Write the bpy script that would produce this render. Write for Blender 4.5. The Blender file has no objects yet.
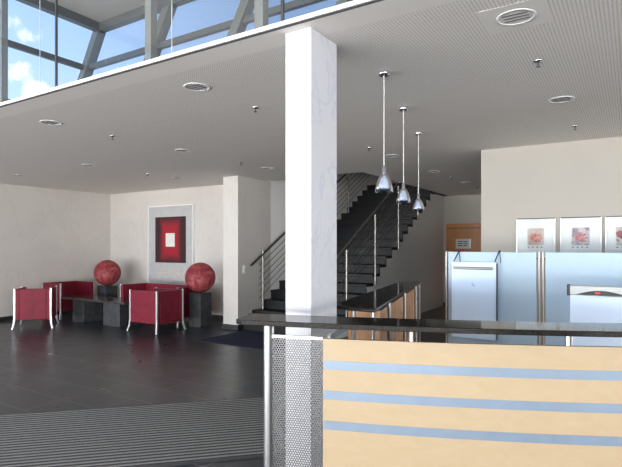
import bpy, math, random
from mathutils import Vector, Matrix

# ------------------------------------------------------------------ camera, world, light
C = bpy.context.scene
COL = C.collection
EYE = 1.6
TH = math.radians(32.3)                 # the view is turned 32.3 degrees left of the room's depth axis
cam = bpy.data.cameras.new('camera'); cam_o = bpy.data.objects.new('camera', cam); COL.objects.link(cam_o)
cam.sensor_width = 36.0; cam.lens = 36.0 * 509 / 622; cam.shift_y = 12.5 / 622
cam_o.location = (0, 0, EYE); cam_o.rotation_euler = (math.pi / 2, 0, TH)
cam.clip_start = 0.05; cam.clip_end = 300
C.camera = cam_o
C.view_settings.view_transform = 'Standard'; C.view_settings.look = 'None'
C.view_settings.exposure = 0.17; C.view_settings.gamma = 1.0
C.view_settings.use_curve_mapping = False

SKY_STRENGTH = 1.15
W = bpy.data.worlds.new('sky'); C.world = W; W.use_nodes = True
nt = W.node_tree; nt.nodes.clear()
wo = nt.nodes.new('ShaderNodeOutputWorld'); bg = nt.nodes.new('ShaderNodeBackground')
tc = nt.nodes.new('ShaderNodeTexCoord'); sep = nt.nodes.new('ShaderNodeSeparateXYZ')
ramp = nt.nodes.new('ShaderNodeValToRGB')
ramp.color_ramp.elements[0].position = 0.0; ramp.color_ramp.elements[0].color = (0.62, 0.80, 1.0, 1)
ramp.color_ramp.elements[1].position = 0.75; ramp.color_ramp.elements[1].color = (0.15, 0.36, 0.84, 1)
mp = nt.nodes.new('ShaderNodeMapping'); mp.inputs['Scale'].default_value = (2.2, 2.2, 5.5); mp.inputs['Location'].default_value = (0.4, 0.3, 0.1)
nz = nt.nodes.new('ShaderNodeTexNoise'); nz.inputs['Scale'].default_value = 1.6; nz.inputs['Detail'].default_value = 8; nz.inputs['Roughness'].default_value = 0.6
cr = nt.nodes.new('ShaderNodeValToRGB')
cr.color_ramp.elements[0].position = 0.60; cr.color_ramp.elements[0].color = (0, 0, 0, 1)
cr.color_ramp.elements[1].position = 0.72; cr.color_ramp.elements[1].color = (1, 1, 1, 1)
mx = nt.nodes.new('ShaderNodeMix'); mx.data_type = 'RGBA'; mx.inputs['B'].default_value = (0.95, 0.97, 1.02, 1)
L = nt.links
L.new(tc.outputs['Generated'], sep.inputs[0]); L.new(sep.outputs['Z'], ramp.inputs[0])
L.new(tc.outputs['Generated'], mp.inputs[0]); L.new(mp.outputs[0], nz.inputs['Vector']); pass
cd = nt.nodes.new('ShaderNodeVectorMath'); cd.operation = 'DISTANCE'; cd.inputs[1].default_value = (-0.835, 0.47, 0.285)
L.new(tc.outputs['Generated'], cd.inputs[0])
cm = nt.nodes.new('ShaderNodeMapRange'); cm.inputs['From Min'].default_value = 0.02; cm.inputs['From Max'].default_value = 0.11
cm.inputs['To Min'].default_value = 0.13; cm.inputs['To Max'].default_value = -0.14
L.new(cd.outputs['Value'], cm.inputs['Value'])
nz2 = nt.nodes.new('ShaderNodeTexNoise'); nz2.inputs['Scale'].default_value = 20; nz2.inputs['Detail'].default_value = 6
L.new(tc.outputs['Generated'], nz2.inputs['Vector'])
ca = nt.nodes.new('ShaderNodeMath'); ca.operation = 'ADD'; L.new(nz2.outputs[0], ca.inputs[0]); L.new(cm.outputs[0], ca.inputs[1])
L.new(ca.outputs[0], cr.inputs[0])
L.new(cr.outputs[0], mx.inputs['Factor']); L.new(ramp.outputs[0], mx.inputs['A'])
mr = nt.nodes.new('ShaderNodeMapRange'); mr.inputs['From Min'].default_value = -0.55; mr.inputs['From Max'].default_value = -0.85
mr.inputs['To Min'].default_value = 0.58; mr.inputs['To Max'].default_value = 1.12
L.new(sep.outputs['X'], mr.inputs['Value'])
vm = nt.nodes.new('ShaderNodeVectorMath'); vm.operation = 'SCALE'
L.new(mx.outputs['Result'], vm.inputs[0]); L.new(mr.outputs[0], vm.inputs['Scale'])
L.new(vm.outputs[0], bg.inputs['Color']); bg.inputs['Strength'].default_value = SKY_STRENGTH
L.new(bg.outputs[0], wo.inputs[0])

def area(name, loc, rot, sx, sy, power, color):
    l = bpy.data.lights.new(name, 'AREA'); l.shape = 'RECTANGLE'; l.size = sx; l.size_y = sy
    l.energy = power; l.color = color
    o = bpy.data.objects.new(name, l); COL.objects.link(o); o.location = loc; o.rotation_euler = rot
    return o
# daylight through the tall entrance facade behind the camera; the other three are added fills
area('facade_daylight', (-4.0, -11.0, 3.0), (math.radians(90), 0, 0), 24, 5.6, 800, (0.84, 0.92, 1.0))
area('ceiling_fill', (-4.0, -8.5, 0.4), (math.radians(160), 0, 0), 22, 4.0, 6200, (1.0, 0.965, 0.915))  # added fill near the floor, facing up to brighten the ceiling
area('right_fill', (10.5, -2.5, 1.9), (math.radians(90), 0, math.radians(68)), 8, 3.4, 800, (1.0, 0.98, 0.96))  # added ambient fill for surfaces facing right, no glazing modelled there
area('left_fill', (-13.5, -2.0, 2.2), (math.radians(90), 0, math.radians(-60)), 8, 4.0, 200, (0.95, 0.97, 1.0))  # added fill from the left to lift the deep seating area

# ------------------------------------------------------------------ helpers
CT, ST = math.cos(TH), math.sin(TH)
def cw(l, d):                            # metres right of / ahead of the viewpoint -> room x, y
    return (l * CT - d * ST, l * ST + d * CT)

def tag(o, label=None, cat=None, group=None, kind=None):
    if label: o['label'] = label
    if cat: o['category'] = cat
    if group: o['group'] = group
    if kind: o['kind'] = kind
    return o
def empty(name, loc, rz=0.0, label=None, cat=None, group=None):
    o = bpy.data.objects.new(name, None); COL.objects.link(o)
    o.location = loc; o.rotation_euler = (0, 0, rz); o.empty_display_size = 0.1
    return tag(o, label, cat, group)
def kids(o): return [c for c in bpy.data.objects if c.parent == o]
def copy_tree(o, parent=None):
    c = o.copy(); COL.objects.link(c)
    if parent is not None: c.parent = parent
    for k in kids(o): copy_tree(k, c)
    return c

class MB:
    def __init__(s): s.v = []; s.f = []; s.sm = []
    def add(s, vs, fs, smooth=False):
        b = len(s.v); s.v += [tuple(v) for v in vs]; s.f += [tuple(b + i for i in f) for f in fs]; s.sm += [smooth] * len(fs); return s
    def box(s, x0, x1, y0, y1, z0, z1):
        vs = [(x0,y0,z0),(x1,y0,z0),(x1,y1,z0),(x0,y1,z0),(x0,y0,z1),(x1,y0,z1),(x1,y1,z1),(x0,y1,z1)]
        return s.add(vs, [(3,2,1,0),(4,5,6,7),(0,1,5,4),(1,2,6,5),(2,3,7,6),(3,0,4,7)])
    def beam(s, p0, p1, w, h, up=(0,0,1)):
        p0, p1 = Vector(p0), Vector(p1); d = (p1 - p0).normalized(); u = Vector(up)
        if abs(d.dot(u)) > 0.98: u = Vector((0, 1, 0))
        a = d.cross(u).normalized(); b = a.cross(d).normalized()
        vs = []
        for p in (p0, p1):
            for i, j in ((-1,-1),(1,-1),(1,1),(-1,1)): vs.append(p + a * (i*w/2) + b * (j*h/2))
        return s.add(vs, [(3,2,1,0),(4,5,6,7),(0,1,5,4),(1,2,6,5),(2,3,7,6),(3,0,4,7)])
    def tube(s, pts, r, n=10, caps=True):
        pts = [Vector(p) for p in pts]; vs = []; fs = []
        rs = r if isinstance(r, (list, tuple)) else [r] * len(pts)
        for i, p in enumerate(pts):
            d = ((pts[min(i+1, len(pts)-1)] - pts[max(i-1, 0)])).normalized()
            u = Vector((0,0,1)) if abs(d.z) < 0.95 else Vector((1,0,0))
            a = d.cross(u).normalized(); b = a.cross(d).normalized()
            for k in range(n):
                t = 2*math.pi*k/n; vs.append(p + a*(rs[i]*math.cos(t)) + b*(rs[i]*math.sin(t)))
        for i in range(len(pts)-1):
            for k in range(n):
                k2 = (k+1) % n; fs.append((i*n+k, i*n+k2, (i+1)*n+k2, (i+1)*n+k))
        s.add(vs, fs, True)
        if caps:
            s.add(vs[:n], [tuple(range(n))]); s.add(vs[-n:], [tuple(reversed(range(n)))])
        return s
    def prism(s, poly, z0, z1):
        n = len(poly); a = sum(poly[i][0]*poly[(i+1)%n][1]-poly[(i+1)%n][0]*poly[i][1] for i in range(n))
        if a < 0: poly = poly[::-1]
        vs = [(x,y,z0) for x,y in poly] + [(x,y,z1) for x,y in poly]
        fs = [tuple(reversed(range(n))), tuple(range(n, 2*n))] + [(i,(i+1)%n,n+(i+1)%n,n+i) for i in range(n)]
        return s.add(vs, fs)
    def strip(s, pa, pb, z0, z1):        # vertical-walled band between two equally long paths a (front), b (back)
        n = len(pa); vs = []
        for p, q in zip(pa, pb): vs += [(p[0],p[1],z0),(p[0],p[1],z1),(q[0],q[1],z1),(q[0],q[1],z0)]
        fs = [(0,1,2,3), tuple(4*(n-1)+k for k in (3,2,1,0))]
        for i in range(n-1):
            o = 4*i
            fs += [(o,o+4,o+5,o+1),(o+1,o+5,o+6,o+2),(o+2,o+6,o+7,o+3),(o+3,o+7,o+4,o)]
        return s.add(vs, fs)
    def lathe(s, prof, c=(0,0,0), n=32, smooth=True):
        vs = []; fs = []
        for r, z in prof:
            for k in range(n):
                t = 2*math.pi*k/n; vs.append((c[0]+r*math.cos(t), c[1]+r*math.sin(t), c[2]+z))
        for i in range(len(prof)-1):
            for k in range(n):
                k2 = (k+1) % n; fs.append((i*n+k, i*n+k2, (i+1)*n+k2, (i+1)*n+k))
        return s.add(vs, fs, smooth)
    def build(s, name, mat, parent=None, bevel=0.0, seg=2, loc=None):
        m = bpy.data.meshes.new(name); m.from_pydata(s.v, [], s.f); m.update()
        for p, q in zip(m.polygons, s.sm): p.use_smooth = q
        if mat: m.materials.append(mat)
        o = bpy.data.objects.new(name, m); COL.objects.link(o)
        if parent is not None: o.parent = parent
        if loc: o.location = loc
        if bevel:
            b = o.modifiers.new('bevel', 'BEVEL'); b.width = bevel; b.segments = seg; b.limit_method = 'ANGLE'; b.angle_limit = math.radians(40)
        return o
def struct(name, mb, mat, bevel=0.0):
    o = mb.build(name, mat, None, bevel); o['kind'] = 'structure'; return o

# ------------------------------------------------------------------ materials
def nodes(name):
    m = bpy.data.materials.new(name); m.use_nodes = True; t = m.node_tree
    return m, t, t.nodes['Principled BSDF'], t.links
def texco(t, scale=(1,1,1), loc=(0,0,0), rot=(0,0,0)):
    c = t.nodes.new('ShaderNodeTexCoord'); m = t.nodes.new('ShaderNodeMapping')
    m.inputs['Scale'].default_value = scale; m.inputs['Location'].default_value = loc; m.inputs['Rotation'].default_value = rot
    t.links.new(c.outputs['Object'], m.inputs[0]); return m.outputs[0]
def rampn(t, src, stops):
    r = t.nodes.new('ShaderNodeValToRGB'); e = r.color_ramp.elements
    e[0].position, e[0].color = stops[0][0], (*stops[0][1], 1); e[1].position, e[1].color = stops[1][0], (*stops[1][1], 1)
    for p, c in stops[2:]:
        x = e.new(p); x.color = (*c, 1)
    t.links.new(src, r.inputs[0]); return r.outputs[0]
def noise(t, vec, scale, detail=4, rough=0.5, dist=0.0):
    n = t.nodes.new('ShaderNodeTexNoise'); n.inputs['Scale'].default_value = scale; n.inputs['Detail'].default_value = detail
    n.inputs['Roughness'].default_value = rough; n.inputs['Distortion'].default_value = dist
    t.links.new(vec, n.inputs['Vector']); return n.outputs[0]
def bump(t, b, src, strength, dist=0.01):
    n = t.nodes.new('ShaderNodeBump'); n.inputs['Strength'].default_value = strength; n.inputs['Distance'].default_value = dist
    t.links.new(src, n.inputs['Height']); t.links.new(n.outputs[0], b.inputs['Normal'])
def mixc(t, fac, a, b):
    n = t.nodes.new('ShaderNodeMix'); n.data_type = 'RGBA'
    for key, v in (('Factor', fac), ('A', a), ('B', b)):
        if isinstance(v, tuple): n.inputs[key].default_value = (*v, 1)
        elif isinstance(v, float): n.inputs[key].default_value = v
        else: t.links.new(v, n.inputs[key])
    return n.outputs['Result']
def mathn(t, op, a, b=None):
    n = t.nodes.new('ShaderNodeMath'); n.operation = op
    for i, v in enumerate((a, b)):
        if v is None: continue
        if isinstance(v, (int, float)): n.inputs[i].default_value = v
        else: t.links.new(v, n.inputs[i])
    return n.outputs[0]

def plain(name, col, rough=0.5, metal=0.0, var=0.06, scale=12, spec=0.5, bumpy=0.0):
    m, t, b, l = nodes(name); v = texco(t); n = noise(t, v, scale)
    lo = tuple(c*(1-var) for c in col); hi = tuple(min(1, c*(1+var)) for c in col)
    l.new(rampn(t, n, [(0.3, lo), (0.7, hi)]), b.inputs['Base Color'])
    b.inputs['Roughness'].default_value = rough; b.inputs['Metallic'].default_value = metal; b.inputs['Specular IOR Level'].default_value = spec
    if bumpy: bump(t, b, n, bumpy)
    return m
def plaster(name, col, vein, amount=0.35):
    m, t, b, l = nodes(name); v = texco(t)
    n1 = noise(t, v, 0.8, 6, 0.6, 0.6); n2 = noise(t, texco(t, (1.3, 1.3, 0.55), (3, 1, 2), (0.5, 0.4, 0.2)), 1.4, 5, 0.55, 2.2)
    band = mathn(t, 'ABSOLUTE', mathn(t, 'SUBTRACT', n2, 0.5))
    vn = rampn(t, band, [(0.0, (1, 1, 1)), (0.018, (0, 0, 0))])
    base = mixc(t, rampn(t, n1, [(0.35, (0, 0, 0)), (0.7, (1, 1, 1))]), col, tuple(c*0.93 for c in col))
    l.new(mixc(t, mathn(t, 'MULTIPLY', vn, amount), base, vein), b.inputs['Base Color'])
    b.inputs['Roughness'].default_value = 0.45; b.inputs['Specular IOR Level'].default_value = 0.3
    return m
M = {}
M['wall'] = plaster('wall_plaster', (0.64, 0.61, 0.58), (0.49, 0.47, 0.46), 0.35)
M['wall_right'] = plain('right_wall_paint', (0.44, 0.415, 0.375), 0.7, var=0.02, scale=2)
M['wall_plain'] = plain('stair_wall_paint', (0.90, 0.89, 0.87), 0.7, var=0.03, scale=30)
M['column'] = plaster('column_plaster', (0.64, 0.65, 0.69), (0.44, 0.47, 0.58), 0.5)
M['skirt'] = plain('dark_stone_skirting', (0.022, 0.022, 0.026), 0.35)
M['white'] = plain('white_paint', (0.85, 0.85, 0.85), 0.4, var=0.02)
M['gap'] = plain('dark_shadow_gap', (0.03, 0.03, 0.03), 0.8)
M['black'] = plain('black_plastic', (0.012, 0.012, 0.013), 0.35)
M['steel'] = plain('brushed_steel', (0.42, 0.42, 0.42), 0.38, 1.0, 0.05, 60)
M['chrome'] = plain('polished_chrome', (0.8, 0.8, 0.82), 0.08, 1.0, 0.02)
M['rail_dark'] = plain('dark_grey_metal', (0.06, 0.06, 0.065), 0.4, 0.4)
M['post'] = plain('dull_steel_post', (0.34, 0.32, 0.30), 0.4, 0.9, 0.05, 60)
M['cable'] = plain('steel_cable', (0.30, 0.29, 0.28), 0.35, 1.0)
M['mullion'] = plain('grey_window_metal', (0.13, 0.14, 0.135), 0.5, 0.0, 0.05)
M['mullion_dark'] = plain('dark_grey_window_metal', (0.085, 0.095, 0.10), 0.5, 0.0, 0.05)
M['soffit'] = plain('beige_soffit', (0.35, 0.335, 0.31), 0.8, 0.0, 0.04, 3)
M['leg'] = plain('satin_aluminium', (0.62, 0.63, 0.66), 0.35, 0.85, 0.03)
M['screen'] = plain('pale_blue_screen_laminate', (0.42, 0.56, 0.69), 0.45, 0.0, 0.02, 6)
M['board'] = plain('white_board', (0.62, 0.78, 1.0), 0.35, 0.0, 0.01, 3)
M['paper'] = plain('white_paper', (0.66, 0.78, 0.96), 0.5, 0.0, 0.01, 3)
M['grey_bar'] = plain('grey_clamp_bar', (0.42, 0.44, 0.44), 0.4, 0.3)
M['red_logo'] = plain('red_enamel', (0.75, 0.02, 0.03), 0.4)
M['mat_grey'] = plain('silver_grey_mount', (0.50, 0.51, 0.52), 0.4, 0.1, 0.05, 8)
M['plate'] = plain('white_switch_plate', (0.75, 0.75, 0.73), 0.3)
M['stripe'] = plain('blue_grey_brushed_stripe', (0.20, 0.26, 0.34), 0.45, 0.45, 0.04, 14)
M['bluemat'] = plain('navy_carpet', (0.036, 0.040, 0.068), 0.95, 0.0, 0.25, 160, 0.1, 0.4)
M['lampblue'] = plain('blue_white_lamp_lens', (0.35, 0.50, 0.85), 0.15)
M['doorwood'] = None

def leather(name, col):
    m, t, b, l = nodes(name); v = texco(t)
    n = noise(t, v, 9, 6, 0.6); l.new(rampn(t, n, [(0.3, tuple(c*0.8 for c in col)), (0.7, tuple(c*1.15 for c in col))]), b.inputs['Base Color'])
    vo = t.nodes.new('ShaderNodeTexVoronoi'); vo.inputs['Scale'].default_value = 140; l.new(v, vo.inputs['Vector'])
    bump(t, b, vo.outputs['Distance'], 0.15, 0.003)
    b.inputs['Roughness'].default_value = 0.5; b.inputs['Specular IOR Level'].default_value = 0.3
    return m
M['leather'] = leather('wine_red_leather', (0.20, 0.012, 0.030))
M['seam'] = plain('dark_red_seam', (0.06, 0.006, 0.012), 0.7)
def ballm():
    m, t, b, l = nodes('mottled_red_sphere'); v = texco(t)
    n = noise(t, v, 7, 8, 0.7, 0.8)
    l.new(rampn(t, n, [(0.32, (0.10, 0.012, 0.018)), (0.5, (0.30, 0.035, 0.045)), (0.68, (0.46, 0.13, 0.13))]), b.inputs['Base Color'])
    b.inputs['Roughness'].default_value = 0.6; bump(t, b, n, 0.5, 0.02)
    return m
M['ball'] = ballm()
def stone(name, a, c, rough, scale):
    m, t, b, l = nodes(name); v = texco(t)
    n = noise(t, v, scale, 8, 0.65, 0.3)
    l.new(rampn(t, n, [(0.35, a), (0.65, c)]), b.inputs['Base Color'])
    b.inputs['Specular IOR Level'].default_value = 0.3
    l.new(rampn(t, n, [(0.3, (rough*0.8,)*3), (0.7, (rough*1.25,)*3)]), b.inputs['Roughness'])
    return m
M['plinth'] = stone('dark_grey_stone', (0.030, 0.032, 0.036), (0.075, 0.08, 0.088), 0.45, 6)
M['tabletop'] = stone('polished_dark_stone', (0.030, 0.034, 0.034), (0.075, 0.08, 0.08), 0.12, 10)
M['granite'] = stone('polished_black_granite', (0.004, 0.004, 0.005), (0.030, 0.026, 0.022), 0.08, 90)
M['granite'].node_tree.nodes['Principled BSDF'].inputs['Specular IOR Level'].default_value = 0.16
M['step'] = stone('anthracite_step_stone', (0.004, 0.0045, 0.0055), (0.010, 0.011, 0.013), 0.5, 5)

def floorm():
    m, t, b, l = nodes('slate_tiles'); v = texco(t, (1, 1, 1), (0.22, 0.10, 0))
    br = t.nodes.new('ShaderNodeTexBrick'); l.new(v, br.inputs['Vector'])
    br.inputs['Scale'].default_value = 1.0; br.inputs['Brick Width'].default_value = 1.2; br.inputs['Row Height'].default_value = 0.4
    br.inputs['Mortar Size'].default_value = 0.006; br.inputs['Mortar Smooth'].default_value = 0.3; br.offset = 0.5
    br.inputs['Color1'].default_value = (0.024, 0.031, 0.041, 1); br.inputs['Color2'].default_value = (0.031, 0.038, 0.047, 1)
    br.inputs['Mortar'].default_value = (0.15, 0.145, 0.14, 1); br.inputs['Bias'].default_value = 0.0
    n = noise(t, v, 2.2, 8, 0.65, 0.5)
    mul = t.nodes.new('ShaderNodeMix'); mul.data_type = 'RGBA'; mul.blend_type = 'MULTIPLY'; mul.inputs['Factor'].default_value = 1.0
    l.new(br.outputs['Color'], mul.inputs['A']); l.new(rampn(t, n, [(0.3, (0.72, 0.72, 0.74)), (0.7, (1.25, 1.22, 1.18))]), mul.inputs['B'])
    l.new(mul.outputs['Result'], b.inputs['Base Color'])
    l.new(rampn(t, n, [(0.3, (0.26,)*3), (0.7, (0.36,)*3)]), b.inputs['Roughness'])
    bump(t, b, noise(t, v, 9, 6, 0.6), 0.05, 0.01)
    return m
M['floor'] = floorm()
def wood(name, a, c, rough=0.4, axis=0, tight=18):
    m, t, b, l = nodes(name); s = [tight, tight, tight]; s[axis] = 1.2
    n = noise(t, texco(t, tuple(s)), 1.0, 6, 0.6, 0.8)
    l.new(rampn(t, n, [(0.3, a), (0.7, c)]), b.inputs['Base Color']); b.inputs['Roughness'].default_value = rough
    return m
M['beech'] = wood('pale_beech_veneer', (0.400, 0.300, 0.182), (0.430, 0.325, 0.205), 0.45, 0)
M['cherry'] = wood('orange_brown_veneer', (0.55, 0.27, 0.12), (0.68, 0.38, 0.20), 0.22, 2)
M['doorwood'] = wood('brown_door_veneer', (0.40, 0.145, 0.035), (0.50, 0.20, 0.055), 0.4, 2, 8)

def ribmat():
    m, t, b, l = nodes('ribbed_entrance_matting'); v = texco(t)
    s = t.nodes.new('ShaderNodeSeparateXYZ'); l.new(v, s.inputs[0])
    w = mathn(t, 'SINE', mathn(t, 'MULTIPLY', s.outputs['Y'], 2*math.pi/0.058))
    w = mathn(t, 'MULTIPLY_ADD', w, 0.5); w.node.inputs[2].default_value = 0.5
    n = noise(t, v, 60, 4, 0.7)
    k = mixc(t, rampn(t, n, [(0.3, (0, 0, 0)), (0.7, (1, 1, 1))]), (0.24, 0.245, 0.24), (0.40, 0.405, 0.40))
    l.new(mixc(t, w, (0.045, 0.048, 0.054), k), b.inputs['Base Color'])
    b.inputs['Roughness'].default_value = 0.95; b.inputs['Specular IOR Level'].default_value = 0.1; bump(t, b, w, 0.6, 0.01)
    return m
M['rib'] = ribmat()

def dots(t, vec, pitch, rad, hexa, ax=('X', 'Y')):
    s = t.nodes.new('ShaderNodeSeparateXYZ'); t.links.new(vec, s.inputs[0])
    u = mathn(t, 'DIVIDE', s.outputs[ax[0]], pitch); w = mathn(t, 'DIVIDE', s.outputs[ax[1]], pitch)
    def cell(uu, ww, py):
        a = mathn(t, 'SUBTRACT', mathn(t, 'FRACT', uu), 0.5)
        bb = mathn(t, 'MULTIPLY', mathn(t, 'SUBTRACT', mathn(t, 'FRACT', ww), 0.5), py)
        d = mathn(t, 'SQRT', mathn(t, 'ADD', mathn(t, 'MULTIPLY', a, a), mathn(t, 'MULTIPLY', bb, bb)))
        return mathn(t, 'LESS_THAN', d, rad / pitch)
    if not hexa: return cell(u, w, 1.0)
    py = 1.732; w2 = mathn(t, 'DIVIDE', w, py)
    return mathn(t, 'MAXIMUM', cell(u, w2, py), cell(mathn(t, 'ADD', u, 0.5), mathn(t, 'ADD', w2, 0.5), py))
def ceilm():
    m, t, b, l = nodes('perforated_ceiling_board'); v = texco(t)
    d = dots(t, v, 0.021, 0.0046, False)
    s = t.nodes.new('ShaderNodeSeparateXYZ'); l.new(v, s.inputs[0])
    d = mathn(t, 'MULTIPLY', d, mathn(t, 'GREATER_THAN', s.outputs['Y'], 2.76))
    n = noise(t, v, 0.7, 4, 0.5)
    base = mixc(t, n, (0.80, 0.765, 0.735), (0.86, 0.825, 0.795))
    l.new(mixc(t, d, base, (0.36, 0.34, 0.325)), b.inputs['Base Color']); b.inputs['Roughness'].default_value = 0.8
    return m
M['ceiling'] = ceilm()
M['ceil_plain'] = plain('plain_ceiling_paint', (0.82, 0.79, 0.76), 0.8, var=0.02, scale=2)
def perfm():
    m, t, b, l = nodes('perforated_steel_sheet'); v = texco(t)
    d = dots(t, v, 0.0140, 0.0047, True, ('X', 'Z'))
    b.inputs['Base Color'].default_value = (0.17, 0.17, 0.175, 1); b.inputs['Metallic'].default_value = 0.8; b.inputs['Roughness'].default_value = 0.5
    tr = t.nodes.new('ShaderNodeBsdfTransparent'); mx = t.nodes.new('ShaderNodeMixShader')
    l.new(d, mx.inputs[0]); l.new(b.outputs[0], mx.inputs[1]); l.new(tr.outputs[0], mx.inputs[2])
    l.new(mx.outputs[0], t.nodes['Material Output'].inputs[0])
    return m
M['perf'] = perfm()
def glassm(name, tint, refl=1.0, base=0.03):
    m, t, b, l = nodes(name); t.nodes.remove(b)
    tr = t.nodes.new('ShaderNodeBsdfTransparent'); tr.inputs[0].default_value = (*tint, 1)
    gl = t.nodes.new('ShaderNodeBsdfGlossy'); gl.inputs['Roughness'].default_value = 0.02
    fr = t.nodes.new('ShaderNodeFresnel'); fr.inputs[0].default_value = 1.45
    mx = t.nodes.new('ShaderNodeMixShader'); l.new(mathn(t, 'MULTIPLY', fr.outputs[0], refl), mx.inputs[0])
    l.new(tr.outputs[0], mx.inputs[1]); l.new(gl.outputs[0], mx.inputs[2]); l.new(mx.outputs[0], t.nodes['Material Output'].inputs[0])
    return m
M['glass'] = glassm('window_glass', (0.985, 0.99, 0.995), 0.06)
M['lampglass'] = glassm('clear_lamp_glass', (0.95, 0.96, 0.98), 1.0)
M['picglass'] = glassm('picture_glass', (0.97, 0.98, 0.98), 0.9)

# ------------------------------------------------------------------ room shell
CZ = 2.93
struct('floor', MB().box(-16, 12, -14, 16, -0.2, 0), M['floor'])
XL, YP, YE = -11.37, 8.32, 2.54          # left wall, picture wall, ceiling edge
SX0, SX1, SY = -6.33, -4.28, 8.25       # stairwell
YB = 13.4                               # corridor end wall
c = MB().box(XL-0.2, 6.2, YE, 3.2, CZ, CZ+0.036).box(XL-0.2, 6.2, 3.2, SY, CZ, CZ+0.3).box(XL-0.2, SX0-0.1, SY, YP+0.2, CZ, CZ+0.3).box(-4.12, 6.2, SY, YB+0.2, CZ, CZ+0.3)
struct('ceiling', c, M['ceiling'])
struct('trim_1', MB().box(XL, 6.2, YE-0.02, YE, CZ+0.010, CZ+0.036), M['white'])
struct('trim_2', MB().box(XL, 6.2, YE-0.010, YE, CZ, CZ+0.010), M['gap'])
struct('wall_left', MB().box(XL-0.2, XL, 2.6, YP+0.2, 0, CZ), M['wall'])
struct('wall_picture', MB().box(XL, SX0-0.37, YP, YP+0.2, 0, CZ), M['wall'])
struct('wall_pier', MB().box(SX0-0.37, SX0, 7.42, SY+0.2, 0, CZ), M['wall'])
struct('wall_stair_left', MB().box(SX0-0.15, SX0, SY+0.2, 15.0, 0, 5.4).box(SX0-0.15, SX0, SY, SY+0.2, CZ, 5.4), M['wall_plain'])
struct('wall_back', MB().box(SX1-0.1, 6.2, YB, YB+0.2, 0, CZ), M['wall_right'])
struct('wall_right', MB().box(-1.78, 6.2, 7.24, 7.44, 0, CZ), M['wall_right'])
struct('wall_light_block', MB().box(6.0, 6.2, 4.6, YB, 0, CZ), M['wall_right'])  # unseen wall added against sky light from the right, shortened to admit some
struct('wall_upper_stair', MB().box(-4.12, -4.0, SY, 15.0, CZ+0.3, 5.4).box(SX0-0.15, -4.0, 15.0, 15.15, 0, 5.4).box(SX0, -4.12, SY-0.12, SY, CZ+0.3, 5.4), M['wall_plain'])
struct('ceiling_upper_stair', MB().box(SX0-0.15, -4.0, SY-0.12, 15.15, 5.4, 5.5), M['ceil_plain'])
struct('baseboard_left', MB().box(XL, XL+0.02, 2.6, YP, 0, 0.09), M['skirt'])
struct('baseboard_picture', MB().box(XL+0.02, SX0-0.37, YP-0.02, YP, 0, 0.09), M['skirt'])
struct('baseboard_pier', MB().box(SX0-0.39, SX0+0.02, 7.40, 7.42, 0, 0.10).box(SX0, SX0+0.02, 7.42, 7.56, 0, 0.10), M['skirt'])
struct('baseboard_back', MB().box(SX1, -4.19, YB-0.02, YB, 0, 0.09), M['skirt'])

# rising steps and the wall under them
RISE, RUN, Y1 = 0.174, 0.30, 7.53
NST = 19
zig = [(Y1+0.005, 0)]
for i in range(1, NST+1):
    y = Y1 + (i-1)*RUN + 0.005; z = i*RISE - 0.05
    if z > CZ: break
    zig += [(y, z), (y+RUN, z)]
ylast = zig[-1][0]
zig[-1] = (zig[-1][0], zig[-1][1])
zig += [(ylast, CZ), (YB, CZ), (YB, 0)]
mb = MB(); n = len(zig)
vs = [(SX1, y, z) for y, z in zig] + [(SX1-0.1, y, z) for y, z in zig]
mb.add(vs, [tuple(range(n)), tuple(reversed(range(n, 2*n)))] + [(i, n+i, n+(i+1) % n, (i+1) % n) for i in range(n)])
struct('wall_stair_right', mb, M['wall_plain'])
stairs = empty('staircase', ((SX0+SX1)/2, Y1, 0), 0, 'wide straight staircase of black stone steps rising to the upper floor behind the white column', 'staircase')
for i in range(1, NST+1):
    y0 = (i-1)*RUN; z = i*RISE; hw = (SX1-SX0)/2
    s = MB().box(-hw+0.02, hw+0.006, y0-0.012, y0+RUN+0.02, z-0.05, z).box(-hw+0.02, hw+0.003, y0, y0+0.025, z-RISE, z-0.05)
    s.build('step', M['step'], stairs, 0.004)
MB().box(-hw, hw, NST*RUN+0.02, NST*RUN+1.8, NST*RISE-0.25, NST*RISE).build('landing', M['step'], stairs)
SL = RISE / RUN
def railing(name, x, hx, ylist, ytop, y0, y1, label, r=0.019, hz=0.0, drop=1.36, hr=0.015, up=-0.03, hm='post', cm='cable'):
    t = empty(name, (x, Y1, 0), 0, label, 'railing')
    f = lambda y: 1.36 + hz + SL*(y-7.5)
    for y in ylist:
        zt = min(f(y)+up, 6); MB().tube([(0, y-Y1, zt-drop), (0, y-Y1, zt)], r, 12).build('post', M['post'], t)
    MB().tube([(hx-x, y0-Y1, f(y0)-0.02), (hx-x, y1-Y1, f(y1)-0.02)], hr, 10).build('handrail', M[hm], t)
    for k in range(6):
        o = -0.17 - k*0.13
        MB().tube([(hx-x, y0+0.25-Y1, f(y0+0.25)+o), (hx-x, y1-Y1, f(y1)+o)], 0.006, 6).build('cable', M[cm], t)
    return t
railing('stair_railing', -4.225, -4.29, [7.85, 9.02, 10.18, 11.35], 0, 7.45, 12.9, 'steel stair railing on the open right side of the black steps, beside the pendant lamps')
railing('stair_railing', -6.22, -6.22, [8.05, 9.25, 10.45, 11.65], 0, 7.68, 12.9, 'steel stair railing along the left wall, seen between pier and white column', hz=-0.22, drop=1.3, up=0.05, hr=0.022, hm='rail_dark', cm='rail_dark')

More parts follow.
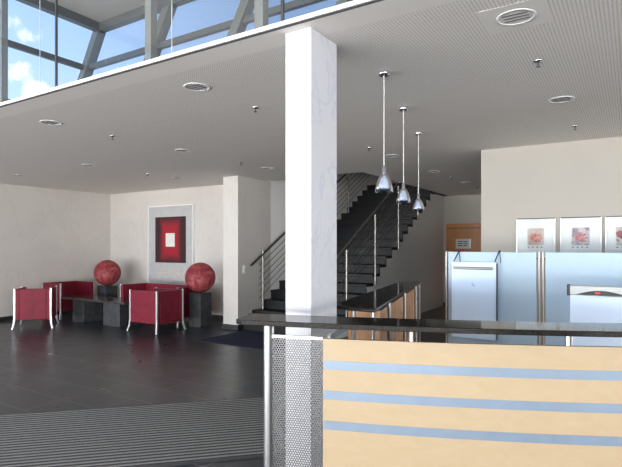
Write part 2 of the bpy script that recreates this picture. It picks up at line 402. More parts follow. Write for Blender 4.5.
# corridor door
d = MB().box(-4.19, -3.0, YB-0.05, YB, 0.0, 2.19).build('door_1', M['doorwood'], None, 0.003); d['kind'] = 'structure'
MB().box(-4.17, -3.02, YB-0.055, YB-0.05, 2.06, 2.075).build('door_joint', M['gap'], d)
MB().tube([(-4.12, YB-0.05, 1.05), (-4.12, YB-0.11, 1.05), (-4.0, YB-0.11, 1.05)], 0.01, 8).build('door_handle', M['steel'], d)

# ------------------------------------------------------------------ upper storey: roof, edge glass, facade reflection built as leaning posts and panes
ZR = 7.12; RX, RY = -11.25, 7.94
struct('ceiling_upper', MB().box(RX-0.05, 9, -10.5, RY+0.05, ZR, ZR+0.25), M['soffit'])
struct('trim_3', MB().box(RX-0.05, RX+0.12, -10.5, RY+0.05, ZR-0.20, ZR).box(RX, 9, RY-0.12, RY+0.05, ZR-0.20, ZR), M['mullion_dark'])
LEAN = 0.58; ZF = CZ+0.3
w1 = empty('window_reflected', (RX, RY, ZF)); w1['kind'] = 'structure'  # stands for the entrance facade mirrored in the glass, built as solid members
for i in range(5):
    tx = 2.53*i; bx = tx - LEAN*(ZR-0.1-ZF)
    MB().beam((bx, 0, 0), (tx, 0, ZR-0.1-ZF), 0.20, 0.22, (0, 1, 0)).build('reflected_post', M['mullion'], w1)
def xl(z): return -LEAN*(ZR-z)
for z in (6.14, 5.0):
    MB().beam((xl(z), 0, z-ZF), (12.5, 0, z-ZF), 0.10, 0.13).build('reflected_transom', M['mullion_dark'], w1)
    MB().beam((xl(z), 0, z-ZF), (xl(z), -17.0, z-ZF), 0.10, 0.13).build('reflected_transom', M['mullion_dark'], w1)
g = MB().add([(xl(ZF), 0.0, 0), (12.5, 0.0, 0), (12.5, 0.0, ZR-ZF-0.2), (xl(ZR-0.2), 0.0, ZR-ZF-0.2)], [(0, 1, 2, 3)])
go = g.build('glass_pane', M['glass'], w1); sm = go.modifiers.new('solid', 'SOLIDIFY'); sm.thickness = 0.01
g = MB().add([(xl(ZF), 0.0, 0), (xl(ZF), -17.0, 0), (xl(ZR-0.2), -17.0, ZR-ZF-0.2), (xl(ZR-0.2), 0.0, ZR-ZF-0.2)], [(0, 1, 2, 3)])
go = g.build('glass_pane', M['glass'], w1); sm = go.modifiers.new('solid', 'SOLIDIFY'); sm.thickness = 0.01
w2 = empty('window_2', (0, YE+0.02, CZ+0.036)); w2['kind'] = 'structure'
for x0, x1 in ((-9.1, -6.68), (-6.67, -4.255), (-4.245, -1.835), (-1.825, 0.60), (0.61, 3.0)):
    MB().box(x0, x1, 0.0, 0.012, 0, 3.9).build('glass_pane', M['glass'], w2)
    MB().box(x1-0.004, x1+0.014, -0.002, 0.014, 0, 3.9).build('glass_joint', M['rail_dark'], w2)
for x in (-4.49, -2.80): MB().box(x-0.004, x+0.004, -0.004, -0.001, 0, 3.9).build('glass_edge', M['grey_bar'], w2)
for x in (-5.31, -3.13, -2.06):
    MB().box(x-0.035, x+0.035, 0.06, 0.12, 0.0, 3.9).build('mullion', M['mullion'], w2)

# ------------------------------------------------------------------ column
colb = empty('column', (-1.745, 2.77, 0), 0, 'tall white plastered rectangular column rising behind the counter to the ceiling', 'column')
MB().box(-0.095, 0.095, -0.16, 0.16, 0, CZ).build('shaft', M['column'], colb, 0.004)

# ------------------------------------------------------------------ mats
def floor_pt(px, py):
    d = EYE*509/(py-246); return cw((px-311)/509*d, d)
rm = empty('entrance_mat', cw(-0.45, 4.6) + (0,), TH + math.radians(13.2), 'long grey ribbed entrance mat on the dark tiles, lower left of the counter', 'mat')
MB().box(-6.5, 0.5, -0.72, 0.74, 0.0, 0.012).build('ribbed_top', M['rib'], rm, 0.004)
MB().box(-6.5, 0.5, -0.745, -0.72, 0.0, 0.010).box(-6.5, 0.5, 0.74, 0.765, 0.0, 0.010).build('edge_trim', M['rail_dark'], rm)
bm_ = MB().box(-1.1, 1.2, -0.62, 0.60, 0.0, 0.010).build('carpet_mat', M['bluemat'], None, 0.003, loc=(-5.1, 6.85, 0))
tag(bm_, 'navy blue carpet mat on the tiles at the foot of the stairs', 'mat')

# ------------------------------------------------------------------ seating group
def curved_leg(t, x, y, h, ox, oy):
    # flat metal strap on the corner that flares out at the foot
    pts = [(x, y, h), (x, y, 0.22), (x+ox*0.008, y+oy*0.008, 0.12), (x+ox*0.035, y+oy*0.035, 0.0)]
    mb = MB(); w = 0.017
    vs = []
    for p in pts:
        for i, j in ((-1,-1),(1,-1),(1,1),(-1,1)): vs.append((p[0]+i*w, p[1]+j*w, p[2]))
    fs = [(0,1,2,3), (15,14,13,12)]
    for k in range(3):
        for a in range(4): fs.append((k*4+a, (k+1)*4+a, (k+1)*4+(a+1) % 4, k*4+(a+1) % 4))
    mb.add(vs, fs); return mb.build('leg', M['leg'], t, 0.004)
def seat_unit(name, loc, rz, w, dpt, label, cat='armchair', h=0.78, cushions=1):
    # local: back along +y, open side -y, width along x
    t = empty(name, loc, rz, label, cat, 'red leather armchairs around the stone table' if cat == 'armchair' else None)
    a = 0.085; z0 = 0.17
    br_ = MB().box(-w/2+a, w/2-a, dpt/2-a, dpt/2, z0, h-0.012).build('backrest', M['leather'], t, 0.012, 3)
    MB().box(-0.003, 0.003, dpt/2-0.002, dpt/2+0.0015, z0+0.01, h-0.025).build('seam', M['seam'], br_)
    for s in (-1, 1):
        x0, x1 = sorted((s*w/2, s*(w/2-a)))
        MB().box(x0, x1, -dpt/2, dpt/2, z0, h-0.012).build('arm', M['leather'], t, 0.012, 3)
    MB().box(-w/2+a, w/2-a, -dpt/2+0.01, dpt/2-a, z0, 0.30).build('seat_base', M['leather'], t, 0.01)
    cwid = (w-2*a)/cushions
    for k in range(cushions):
        MB().box(-w/2+a+k*cwid+0.004, -w/2+a+(k+1)*cwid-0.004, -dpt/2+0.005, dpt/2-a-0.005, 0.30, 0.43).build('seat_cushion', M['leather'], t, 0.025, 3)
    for sx in (-1, 1):
        for sy in (-1, 1): curved_leg(t, sx*(w/2-0.004), sy*(dpt/2-0.004), h, sx, sy)
    return t
R = math.radians
seat_unit('armchair', (-7.65, 6.61, 0), R(-90), 0.63, 0.74, 'red leather armchair with silver corner legs right of the table, nearest the camera')
# rotated chair at the far left, its back to the camera
p1 = Vector(floor_pt(14.2, 329.5)); p2 = Vector(floor_pt(51.0, 327.9)); u = (p2-p1); ang = math.atan2(u.y, u.x); wch = (p2-p1).length
nrm = Vector((-u.y, u.x)).normalized(); cc = (p1+p2)/2 + nrm*0.30
seat_unit('armchair', (cc.x, cc.y, 0), ang+math.pi, wch, 0.60, 'red leather armchair seen from behind, leftmost of the seats')
seat_unit('armchair', (-10.92, 6.89, 0), R(90), 0.82, 0.70, 'red leather armchair by the left wall behind the leftmost one, facing the table')
seat_unit('sofa', (-8.46, 7.42, 0), 0, 1.76, 0.68, 'red leather two-seat sofa under the framed red picture', 'sofa', cushions=2)

ct = empty('coffee_table', (-9.38, 6.72, 0), 0, 'low dark stone coffee table between the red armchairs', 'table')
MB().box(-1.07, 1.05, -0.31, 0.31, 0.46, 0.50).build('tabletop', M['tabletop'], ct, 0.004)
for x0, x1 in ((-0.72, -0.32), (0.32, 0.84)):
    MB().box(x0, x1, -0.26, 0.26, 0, 0.46).build('leg', M['plinth'], ct, 0.004)

def plinth_ball(x, y, where, wherep, rz=0):
    p = empty('plinth', (x, y, 0), rz, wherep, 'plinth', 'stone plinths')
    MB().box(-0.16, 0.16, -0.16, 0.16, 0, 0.67).build('block', M['plinth'], p, 0.012)
    b = MB(); nn = 24; prof = [(0.30*math.sin(math.pi*i/nn)+1e-4, 0.30-0.30*math.cos(math.pi*i/nn)) for i in range(nn+1)]
    b.lathe(prof, n=40); o = b.build('decorative_ball', M['ball'], None, loc=(x, y, 0.671)); tag(o, where, 'decorative ball', 'red balls on plinths')
plinth_ball(-7.31, 7.42, 'mottled red ball on the right plinth, beside the nearest armchair', 'dark stone plinth with a red ball, right of the sofa')
plinth_ball(-10.44, 7.56, 'mottled red ball on the left plinth, behind the coffee table', 'dark stone plinth with a red ball, behind the coffee table')

# framed red picture
def on_wall(px, py, Y):
    k = (px-311)/509; dd = Y/(ST*k+CT); return (dd*(CT*k-ST), EYE-(py-246)*dd/509)
x0, zt = on_wall(150, 207.5, YP); x1, _ = on_wall(194, 206, YP); _, zb = on_wall(151, 282.7, YP)
cx, cz = (x0+x1)/2, (zt+zb)/2; hw, hh = (x1-x0)/2, (zt-zb)/2
pic = empty('framed_picture', (cx, YP-0.002, cz), 0, 'large framed abstract with a pale square on deep red, above the sofa', 'picture')
MB().box(-hw, hw, -0.03, 0, -hh, hh).build('mount_board', M['mat_grey'], pic)
for a in ((-hw-0.02, -hw, -0.045, 0, -hh-0.02, hh+0.02), (hw, hw+0.02, -0.045, 0, -hh-0.02, hh+0.02), (-hw, hw, -0.045, 0, hh, hh+0.02), (-hw, hw, -0.045, 0, -hh-0.02, -hh)):
    MB().box(*a).build('frame_bar', M['white'], pic)
def redart():
    m, t, b, l = nodes('deep_red_painting'); v = texco(t); s = t.nodes.new('ShaderNodeSeparateXYZ'); l.new(v, s.inputs[0])
    n = noise(t, v, 14, 6, 0.7)
    ax = mathn(t, 'DIVIDE', mathn(t, 'ABSOLUTE', s.outputs['X']), 0.36); az = mathn(t, 'DIVIDE', mathn(t, 'ABSOLUTE', s.outputs['Z']), 0.52)
    e = mathn(t, 'ADD', mathn(t, 'MAXIMUM', ax, az), mathn(t, 'MULTIPLY', mathn(t, 'SUBTRACT', n, 0.5), 0.35))
    l.new(rampn(t, e, [(0.55, (0.34, 0.006, 0.018)), (0.98, (0.035, 0.006, 0.010)), (0.78, (0.20, 0.006, 0.018))]), b.inputs['Base Color'])
    b.inputs['Roughness'].default_value = 0.7; return m
ax0, azt = on_wall(156.5, 217.5, YP); ax1, _ = on_wall(187, 217, YP); _, azb = on_wall(158, 262.3, YP)
ao = MB().box(-(ax1-ax0)/2, (ax1-ax0)/2, -0.036, -0.030, -(azt-azb)/2, (azt-azb)/2).build('painting', redart(), pic, loc=((ax0+ax1)/2-cx, 0, (azt+azb)/2-cz))
bx0, bzt = on_wall(167, 233.3, YP); bx1, _ = on_wall(176, 233, YP); _, bzb = on_wall(167, 246.6, YP)
MB().box(bx0-cx, bx1-cx, -0.038, -0.036, bzb-cz, bzt-cz).build('pale_square', M['plate'], pic)
lx0, lzt = on_wall(157, 268.5, YP); lx1, _ = on_wall(187, 268.5, YP); _, lzb = on_wall(157, 277.5, YP)
MB().box(lx0-cx, lx1-cx, -0.034, -0.030, lzb-cz, lzt-cz).build('pale_strip', stone('mottled_pale_paper', (0.42, 0.40, 0.38), (0.62, 0.60, 0.58), 0.7, 25), pic)

# switch plate on the pier side
sw = empty('light_switch', (SX0, 7.60, 1.15), 0, 'small white double wall switch on the grey wall left of the stairs', 'switch')
MB().box(0, 0.012, -0.04, 0.04, -0.08, 0.08).build('plate', M['plate'], sw, 0.003)
for z in (-0.038, 0.038): MB().box(0.012, 0.018, -0.028, 0.028, z-0.028, z+0.028).build('rocker', M['white'], sw, 0.002)

# ------------------------------------------------------------------ reception counter
def dfront(l): return 2.65 - 0.2665*l + 0.054*l*l
def path(l0, l1, off, n=24, k=0.0):
    out = []
    for i in range(n+1):
        l = l0 + (l1-l0)*i/n; out.append(cw(l, dfront(l)+off+k*l))
    return out
ox, oy = cw(0.8, 2.6)
LR = 2.05
def rel(ps): return [(x-ox, y-oy) for x, y in ps]
rc = empty('reception_counter', (ox, oy, 0), 0, 'curved reception counter with pale beech front, three blue-grey stripes and black granite top', 'counter')
fr_ = rel(path(-0.375, LR, 0.0)); bk_ = rel(path(-0.375, LR, 0.28)); 
nose = rel([cw(-0.412, 2.80)]); 
poly = fr_ + bk_[::-1] + rel([cw(-0.345, 3.02)]) + nose
MB().prism(poly, 1.172, 1.2).build('countertop', M['granite'], rc, 0.010, 3)
# beech front, built in a frame along its own run so that the grain follows it
pf = rel(path(0.064, LR, 0.08, k=0.02)); pb = rel(path(0.064, LR, 0.102, k=0.02))
wp = MB().strip(pf, pb, 0.06, 1.106).build('front_panel', M['beech'], rc)
for zt_ in (0.990, 0.830, 0.670):
    sa = rel(path(0.068, LR, 0.0775, k=0.02)); sb = rel(path(0.068, LR, 0.08, k=0.02))
    MB().strip(sa, sb, zt_-0.046, zt_).build('stripe', M['stripe'], wp)
MB().strip(rel(path(0.064, LR, 0.11, k=0.02)), rel(path(0.064, LR, 0.13, k=0.02)), 0.0, 0.06).build('plinth_strip', M['skirt'], rc)
# perforated side piece
a_, b_ = Vector(cw(-0.212, dfront(-0.212)+0.095)), Vector(cw(0.064, dfront(0.064)+0.095))
pe = MB().box(0, (b_-a_).length, -0.001, 0.001, 0.05, 1.10).build('perforated_panel', M['perf'], rc, loc=(a_.x-ox, a_.y-oy, 0))
pe.rotation_euler[2] = math.atan2(b_.y-a_.y, b_.x-a_.x)
MB().beam((a_.x-ox, a_.y-oy, 1.105), (b_.x-ox, b_.y-oy, 1.105), 0.02, 0.016).build('top_rail', M['steel'], rc)
px_, py_ = cw(-0.239, 2.80)
MB().tube([(px_-ox, py_-oy, 0), (px_-ox, py_-oy, 1.172)], 0.0215, 20).build('post', M['steel'], rc)
px_, py_ = cw(-0.212, 2.83)
MB().tube([(px_-ox, py_-oy, 0), (px_-ox, py_-oy, 1.172)], 0.009, 10).build('post', M['steel'], rc)
for k_ in (0.1975, 0.5085, 0.82):
    l_ = k_*2.6
    for _ in range(5): l_ = k_*(dfront(l_)+0.105)
    px_, py_ = cw(l_, dfront(l_)+0.10+0.02*l_)
    MB().tube([(px_-ox, py_-oy, 1.085), (px_-ox, py_-oy, 1.172)], 0.013, 14).build('support_stud', M['steel'], rc)
# inner bracket on which the ledge rests, running back to the side counter
pA = cw(0.10, 2.80); pB = cw(0.24, 3.2)
MB().beam((pA[0]-ox, pA[1]-oy, 1.10), (pB[0]-ox, pB[1]-oy, 1.10), 0.02, 0.03).build('bracket', M['steel'], rc)

# ------------------------------------------------------------------ side counter
sc_pts = [cw(0.408, 3.23), cw(0.256, 3.33), cw(0.140, 3.47), cw(0.989, 5.72), cw(1.263, 5.82)]
sx, sy = cw(0.7, 4.5)
sc = empty('side_counter', (sx, sy, 0), 0, 'long narrow side counter with glossy black top and orange-brown doors, below the pendant lamps', 'counter')
MB().prism([(x-sx, y-sy) for x, y in sc_pts], 1.175, 1.2).build('countertop', M['granite'], sc, 0.008, 3)
e0, e1 = Vector(cw(0.408, 3.23)), Vector(cw(1.263, 5.82)); ev = (e1-e0).normalized(); en = Vector((-ev.y, ev.x)); Lw = (e1-e0).length
sc_rot = math.atan2(ev.y, ev.x)
def onrun(s, off): p = e0+ev*s+en*off; return (p.x-sx, p.y-sy)
MB().prism([onrun(0.35, 0.05), onrun(0.35, 0.24), onrun(Lw-0.06, 0.24), onrun(Lw-0.06, 0.05)], 0.06, 1.15).build('carcass', M['rail_dark'], sc)
MB().prism([onrun(0.38, 0.06), onrun(0.38, 0.22), onrun(Lw-0.1, 0.22), onrun(Lw-0.1, 0.06)], 0.0, 0.06).build('plinth_strip', M['skirt'], sc)
posts = [0.02, 0.65, 1.49, 2.34]
edges = [0.36, 0.64, 1.07, 1.48, 1.92, 2.33, 2.66]
for s0, s1 in zip(edges[:-1], edges[1:]):
    dpan = MB().prism([onrun(s0+0.006, 0.03), onrun(s0+0.006, 0.05), onrun(s1-0.006, 0.05), onrun(s1-0.006, 0.03)], 0.08, 1.145).build('door', M['cherry'], sc)
    q = [onrun((s0+s1)/2-0.05, 0.012), onrun((s0+s1)/2+0.05, 0.012)]
    MB().tube([(q[0][0], q[0][1], 1.02), (q[1][0], q[1][1], 1.02)], 0.006, 8).build('handle', M['chrome'], dpan)
MB().prism([onrun(0.33, 0.03), onrun(0.33, 0.26), onrun(0.35, 0.26), onrun(0.35, 0.03)], 0.08, 1.145).build('end_panel', M['cherry'], sc)
for s in (0.02, 0.65, 1.49, 2.34, Lw-0.03):
    q = onrun(s, 0.018); MB().tube([(q[0], q[1], 0), (q[0], q[1], 1.175)], 0.012, 12).build('post', M['steel'], sc)
q = onrun(0.12, 0.17); MB().tube([(q[0], q[1], 0), (q[0], q[1], 1.175)], 0.014, 12).build('post', M['steel'], sc)

# ------------------------------------------------------------------ screens behind the counter
YS = 5.3; ZS = 1.54
def px2x(px, Y): k = (px-311)/509; dd = Y/(ST*k+CT); return dd*(CT*k-ST)
def screen(xa, xb, label):
    xm = (xa+xb)/2; h = (xb-xa)/2
    t = empty('office_screen', (xm, YS, 0), 0, label, 'partition screen', 'pale blue office screens')
    p = MB().box(-h+0.035, h-0.035, -0.015, 0.015, 0.08, ZS).build('panel', M['screen'], t, 0.004)
    for s in (-1, 1):
        MB().tube([(s*(h-0.012), 0, 0), (s*(h-0.012), 0, ZS+0.005)], 0.013, 14).build('post', M['post'], t)
        for z in (ZS-0.06, 0.2):
            MB().tube([(s*(h-0.012), 0, z), (s*(h-0.04), 0, z)], 0.006, 8).build('connector', M['rail_dark'], t)
        MB().box(s*(h-0.012)-0.011, s*(h-0.012)+0.011, -0.16, 0.16, 0, 0.012).build('foot', M['rail_dark'], t, 0.003)
    return t
xs0, xs1, xs2 = px2x(445.3, YS), px2x(540.7, YS), px2x(541.3, YS)
screen(xs0, xs1-0.002, 'pale blue office screen carrying the white hanging board, left of the two')
screen(xs2+0.002, xs2+1.35, 'pale blue office screen behind the flip chart, right of the two')

# hanging board on the left screen
YH = YS-0.055
hx0, hx1 = px2x(451.5, YH), px2x(496.5, YH); hm = (hx0+hx1)/2; hw = (hx1-hx0)/2
hb = empty('hanging_board', (hm, YH, 0.66), 0, 'white flip board hanging by two hooks over the left pale blue screen', 'flip board')
MB().box(-hw, hw, -0.012, 0.012, 0.0, 0.78).build('board', M['board'], hb, 0.010, 3)
MB().box(hw, hw+0.008, -0.014, 0.014, 0.01, 0.765).build('side_edge', M['rail_dark'], hb)
MB().tube([(-hw+0.03, -0.026, 0.715), (hw-0.03, -0.026, 0.715)], 0.014, 12).build('clamp_bar', M['steel'], hb)
for s, dx in ((-1, 0.05), (1, 0.04)):
    x = s*(hw-0.02)
    for e in (0, dx): 
        pass
    MB().tube([(x, 0.0, 0.775), (x+dx, 0.036, 0.892), (x+dx, 0.075, 0.892), (x+dx, 0.075, 0.83)], 0.006, 8).tube([(x+dx+0.02, -0.0, 0.775), (x+dx, 0.036, 0.892)], 0.004, 8).build('hook', M['rail_dark'], hb)
lg = MB().tube([(-0.012, -0.0135, 0.555), (-0.002, -0.0135, 0.540), (0.008, -0.0135, 0.545), (0.014, -0.0135, 0.53)], 0.003, 6).tube([(-0.016, -0.0135, 0.562), (-0.004, -0.0135, 0.565)], 0.003, 6)
lg.build('small_emblem', plain('blue_print', (0.15, 0.25, 0.5), 0.5), hb)

# flip chart in front of the right screen
YF = 4.5
fx = px2x(569, YF); FW = 0.70
fc = empty('flip_chart', (fx+FW/2, YF, 0), 0, 'flip chart with white paper, grey clamp bar and small red badge, at the right edge', 'flip chart')
h = FW/2
MB().box(-h+0.01, h-0.01, 0.0, 0.012, 0.55, 1.25).build('board', M['board'], fc, 0.004)
MB().box(-h, h, -0.03, 0.012, 1.215, 1.292).build('clamp_bar', M['grey_bar'], fc, 0.006)
arc = [(-h+0.05, 1.222)] + [(-h+0.05+(FW-0.36)*i/12, 1.222+0.036*math.sin(math.pi*i/12)) for i in range(1, 12)] + [(h-0.31, 1.222)]
m_ = MB(); na = len(arc)
m_.add([(x, -0.036, z) for x, z in arc]+[(x, -0.030, z) for x, z in arc], [tuple(range(na)), tuple(reversed(range(na, 2*na)))]+[(i, na+i, na+(i+1) % na, (i+1) % na) for i in range(na)])
m_.build('arched_insert', M['black'], fc)
bx = px2x(598, YF)-(fx+h)
MB().box(bx-0.017, bx+0.017, -0.041, -0.036, 1.231, 1.247).build('badge', M['red_logo'], fc, 0.002)
for s in (-1, 1):
    MB().box(s*h-0.012, s*h+0.012, -0.034, 0.016, 1.21, 1.298).build('end_cap', M['black'], fc, 0.006)
pp = MB(); pw = h-0.012
pp.add([(-pw, -0.022, 1.215), (pw, -0.022, 1.212), (pw+0.004, -0.045, 0.60), (-pw-0.006, -0.045, 0.60), (-pw, -0.005, 1.215), (pw, -0.005, 1.212), (pw+0.004, -0.003, 0.60), (-pw-0.006, -0.003, 0.60)],
       [(0,3,2,1),(4,5,6,7),(0,1,5,4),(1,2,6,5),(2,3,7,6),(3,0,4,7)])
pp.build('paper_pad', M['paper'], fc)
for s in (-1, 1): MB().tube([(s*(h-0.04), 0.03, 1.22), (s*(h+0.02), -0.18 if s < 0 else -0.18, 0.0)], 0.010, 10).build('leg', M['steel'], fc)
MB().tube([(0, 0.03, 1.2), (0, 0.42, 0.0)], 0.010, 10).build('leg', M['steel'], fc)

# ------------------------------------------------------------------ three small pictures on the right wall
YW = 7.24
random.seed(4)
def flower(cols, seed):
    m, t, b, l = nodes('flower_print'); v = texco(t, (1, 1, 1), (seed*0.37, 0, seed*0.21))
    n = noise(t, v, 9, 3, 0.5, 2.0); l.new(rampn(t, n, [(0.30, cols[0]), (0.72, cols[3]), (0.44, cols[1]), (0.58, cols[2])]), b.inputs['Base Color'])
    b.inputs['Roughness'].default_value = 0.6; return m
pics = [
    (516.8, 555.5, 218.4, ((0.50, 0.38, 0.30), (0.62, 0.48, 0.42), (0.66, 0.55, 0.52), (0.62, 0.62, 0.64)), 'small framed pink flower print on the right wall, leftmost of the three'),
    (560.5, 601.6, 217.2, ((0.10, 0.05, 0.12), (0.35, 0.25, 0.32), (0.60, 0.55, 0.55), (0.62, 0.62, 0.64)), 'small framed purple and orange flower print, middle of the three on the right wall'),
    (605.3, 646.5, 216.4, ((0.04, 0.02, 0.03), (0.45, 0.35, 0.35), (0.60, 0.55, 0.53), (0.64, 0.62, 0.62)), 'small framed dark red flower print cut by the right edge, rightmost of the three')]
for i, (pa, pb2, pyt, cols, lab) in enumerate(pics):
    xa, zt = on_wall(pa, pyt, YW); xb, _ = on_wall(pb2, pyt, YW); zt = 1.966; hw = (xb-xa)/2; hh = 0.265; zc = zt-hh
    f = empty('framed_print', ((xa+xb)/2, YW-0.001, zc), 0, lab, 'picture', 'framed flower prints on the right wall')
    MB().box(-hw+0.01, hw-0.01, -0.012, 0, -hh+0.01, hh-0.01).build('mount_board', M['white'], f)
    MB().box(-hw, hw, -0.028, 0, hh-0.012, hh).build('frame_bar', M['rail_dark'], f)  # top bar dark: the frame's shadow line put into its colour
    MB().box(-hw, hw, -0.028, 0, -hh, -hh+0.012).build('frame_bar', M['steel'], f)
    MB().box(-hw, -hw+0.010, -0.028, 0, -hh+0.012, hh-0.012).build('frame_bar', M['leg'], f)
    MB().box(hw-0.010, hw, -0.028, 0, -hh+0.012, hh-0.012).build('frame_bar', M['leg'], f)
    MB().box(-0.10, 0.10, -0.016, -0.012, -0.09, 0.13).build('flower_print', flower(cols, i+1), f)
    for k in range(4): MB().box(-0.095+k*0.052, -0.075+k*0.052, -0.0165, -0.0125, -0.122, -0.110).build('caption_mark', M['rail_dark'], f)
    ptl = MB(); cx0, cz0 = (-0.035, -0.03) if i != 2 else (-0.06, 0.0)
    for k in range(6):
        a0 = -0.1 + k*0.42; ln_ = (0.10, 0.125, 0.13, 0.115, 0.10, 0.08)[k]; pv = []
        for j in range(12):
            tt = 2*math.pi*j/12; r1 = ln_/2*(1+math.cos(tt)); r2 = 0.018*math.sin(tt)
            X_ = cx0+r1*math.cos(a0)-r2*math.sin(a0); Z_ = cz0+r1*math.sin(a0)+r2*math.cos(a0)
            pv.append((max(-0.098, min(0.098, X_)), -0.0165-0.0003*k, max(-0.088, min(0.128, Z_))))
        ptl.add(pv, [tuple(reversed(range(12)))])
    ptl.build('flower', plain('petal_ink', ((0.72, 0.30, 0.26), (0.62, 0.20, 0.20), (0.30, 0.02, 0.04))[i], 0.6, var=0.5, scale=30), f)
    MB().box(-hw+0.01, hw-0.01, -0.022, -0.020, -hh+0.012, hh-0.012).build('glass', M['picglass'], f)

# door sign: grey plate with three dark lines and a red round mark
sgx, sgz = on_wall(463.5, 243.8, YB-0.06)
sg = empty('door_sign', (sgx, YB-0.062, sgz), 0, 'grey notice plate with dark lines and a red round mark on the brown door', 'sign')
MB().box(-0.20, 0.20, -0.012, 0, -0.125, 0.125).build('plate', M['grey_bar'], sg)
MB().box(0.16, 0.20, -0.014, -0.012, -0.12, 0.12).build('edge_strip', M['plate'], sg)
ln = MB()
for z, xx in ((0.055, 0.11), (-0.0, 0.12), (-0.05, 0.10)): ln.box(-0.14, -0.02, -0.014, -0.012, z-0.012, z+0.012); ln.box(0.0, xx, -0.014, -0.012, z-0.012, z+0.012)
ln.build('text_line', M['black'], sg)
rd = MB(); rd.tube([(-0.04, 0, -0.23), (-0.04, -0.014, -0.23)], 0.085, 24); rd.build('red_disc', M['red_logo'], sg)

# ------------------------------------------------------------------ ceiling fittings
def ceil_pt(px, py, z=CZ):
    dd = (z-EYE)*509/(246-py); return cw((px-311)/509*dd, dd)
def emit(name, col, s):
    m, t, b, l = nodes(name); b.inputs['Base Color'].default_value = (*col, 1); b.inputs['Emission Color'].default_value = (*col, 1); b.inputs['Emission Strength'].default_value = s; return m
dl = empty('downlight', (0, 0, CZ))
rim = MB(); rim.lathe([(0.092, 0.006), (0.091, -0.004), (0.108, -0.005), (0.111, -0.001), (0.111, 0.004)], n=36); rim.build('rim', M['white'], dl)
bowl = MB(); bowl.lathe([(0.092, -0.003), (0.076, 0.012), (0.05, 0.014), (0.049, 0.0), (0.047, 0.0), (0.03, 0.010), (0.001, 0.010)], n=36)
bowl.build('reflector', plain('dim_reflector_metal', (0.30, 0.30, 0.29), 0.2, 0.9), dl)
fin = MB()
for k in range(3): fin.box(-0.07, 0.07, -0.045+k*0.04, -0.040+k*0.04, -0.004, 0.012)
fin.build('louvre', M['rail_dark'], dl)
lights = [
    (516, 17, 'recessed ceiling downlight, largest, at the top right of the picture'),
    (197, 87, 'recessed ceiling downlight left of the white column, nearest to it'),
    (561.5, 99.5, 'recessed ceiling downlight above the right wall between two sprinklers'),
    (51, 122.5, 'recessed ceiling downlight at the far left under the glazed edge'),
    (183, 150.5, 'recessed ceiling downlight in the middle of the left ceiling'),
    (88.5, 165, 'recessed ceiling downlight above the far left corner'),
    (18.5, 175, 'recessed ceiling downlight close to the left wall at the frame edge'),
    (268, 168, 'recessed ceiling downlight just left of the column above the stair wall'),
    (177, 177.8, 'recessed ceiling downlight above the framed red picture'),
    (392, 155.8, 'recessed ceiling downlight between the first two pendant cords'),
    (434, 171.5, 'recessed ceiling downlight right of the third pendant, in front of the corridor'),
    (466, 182.5, 'recessed ceiling downlight far back in the corridor')]
for i, (px, py, lab) in enumerate(lights):
    o = dl if i == 0 else copy_tree(dl)
    x, y = ceil_pt(px, py); o.location = (x, y, CZ); tag(o, lab, 'ceiling light', 'recessed ceiling downlights')
pl = MB().box(-0.18, 0.18, -0.18, 0.18, -0.0012, 0.0005).build('blank_plate', M['ceil_plain'], dl)
spr = empty('sprinkler', (0, 0, CZ))
r_ = MB(); r_.lathe([(0.034, 0.001), (0.034, -0.004), (0.014, -0.010), (0.012, -0.012)], n=20); r_.build('rosette', M['chrome'], spr)
r_ = MB().tube([(0, 0, -0.008), (0, 0, -0.040)], 0.005, 8); r_.lathe([(0.002, -0.040), (0.016, -0.041), (0.016, -0.044), (0.002, -0.044)], n=12); r_.build('spray_head', M['rail_dark'], spr)
sprs = [
    (538, 61, 'ceiling sprinkler head just right of and behind the largest downlight'),
    (575, 126, 'ceiling sprinkler head above the right wall'),
    (255.5, 107.5, 'ceiling sprinkler head just left of the white column'),
    (112.5, 136, 'ceiling sprinkler head over the left seating side of the ceiling'),
    (148, 173.5, 'ceiling sprinkler head near the picture wall'),
    (241, 162.5, 'ceiling sprinkler head above the white wall pier'),
    (369, 147.8, 'ceiling sprinkler head left of the first pendant cord, before the stairwell'),
    (451, 177.5, 'ceiling sprinkler head in the corridor ceiling, nearer one'),
    (477, 187, 'ceiling sprinkler head at the far end of the corridor ceiling')]
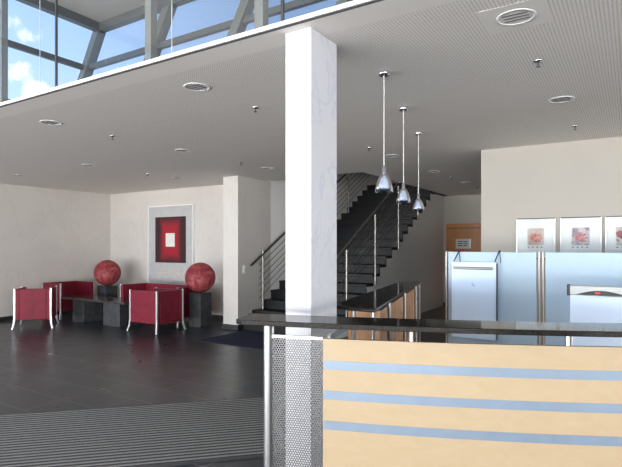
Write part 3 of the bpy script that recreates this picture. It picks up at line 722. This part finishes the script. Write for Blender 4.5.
for i, (px, py, lab) in enumerate(sprs):
    o = spr if i == 0 else copy_tree(spr)
    x, y = ceil_pt(px, py); o.location = (x, y, CZ); tag(o, lab, 'sprinkler', 'ceiling sprinklers')

# pendants
def pendant(px, py, zb, lab, t=None):
    x, y = ceil_pt(px, py)
    if t is None:
        t = empty('pendant_lamp', (x, y, CZ))
        MB().lathe([(0.001, 0.0), (0.042, 0.0), (0.042, -0.030), (0.030, -0.034), (0.001, -0.034)], n=28).build('canopy', M['chrome'], t)
        zz = zb-CZ
        MB().tube([(0, 0, -0.026), (0, 0, zz+0.19)], 0.004, 8).build('cord', M['plate'], t)
        MB().lathe([(0.001, 0.20), (0.014, 0.20), (0.015, 0.145), (0.022, 0.135), (0.020, 0.13), (0.001, 0.13)], (0, 0, zz), 24).build('socket', M['leg'], t)
        MB().lathe([(0.016, 0.138), (0.026, 0.125), (0.040, 0.09), (0.051, 0.05), (0.056, 0.02), (0.054, 0.02), (0.049, 0.05), (0.038, 0.09), (0.024, 0.123), (0.014, 0.136)], (0, 0, zz), 32).build('inner_shade', plain('pale_blue_metal_shade', (0.62, 0.70, 0.82), 0.3, 0.1), t)
        MB().lathe([(0.001, 0.035), (0.046, 0.03), (0.046, 0.02), (0.001, 0.02)], (0, 0, zz), 24).build('lamp_lens', M['lampblue'], t)
        MB().lathe([(0.020, 0.138), (0.034, 0.125), (0.050, 0.09), (0.063, 0.045), (0.070, 0.0), (0.068, 0.0), (0.061, 0.045), (0.048, 0.09), (0.032, 0.123), (0.018, 0.136)], (0, 0, zz), 32).build('glass_shade', M['lampglass'], t)
    else:
        t = copy_tree(t)
    t.location = (x, y, CZ); tag(t, lab, 'lamp', 'pendant lamps over the side counter'); return t
p0 = pendant(384, 71.5, 2.01, 'silver pendant lamp with clear glass shade, nearest and largest of the three')
pendant(403.5, 107, 2.01, 'silver pendant lamp with clear glass shade, middle of the three', p0)
pendant(418.5, 132, 2.01, 'silver pendant lamp with clear glass shade, farthest and smallest of the three', p0)
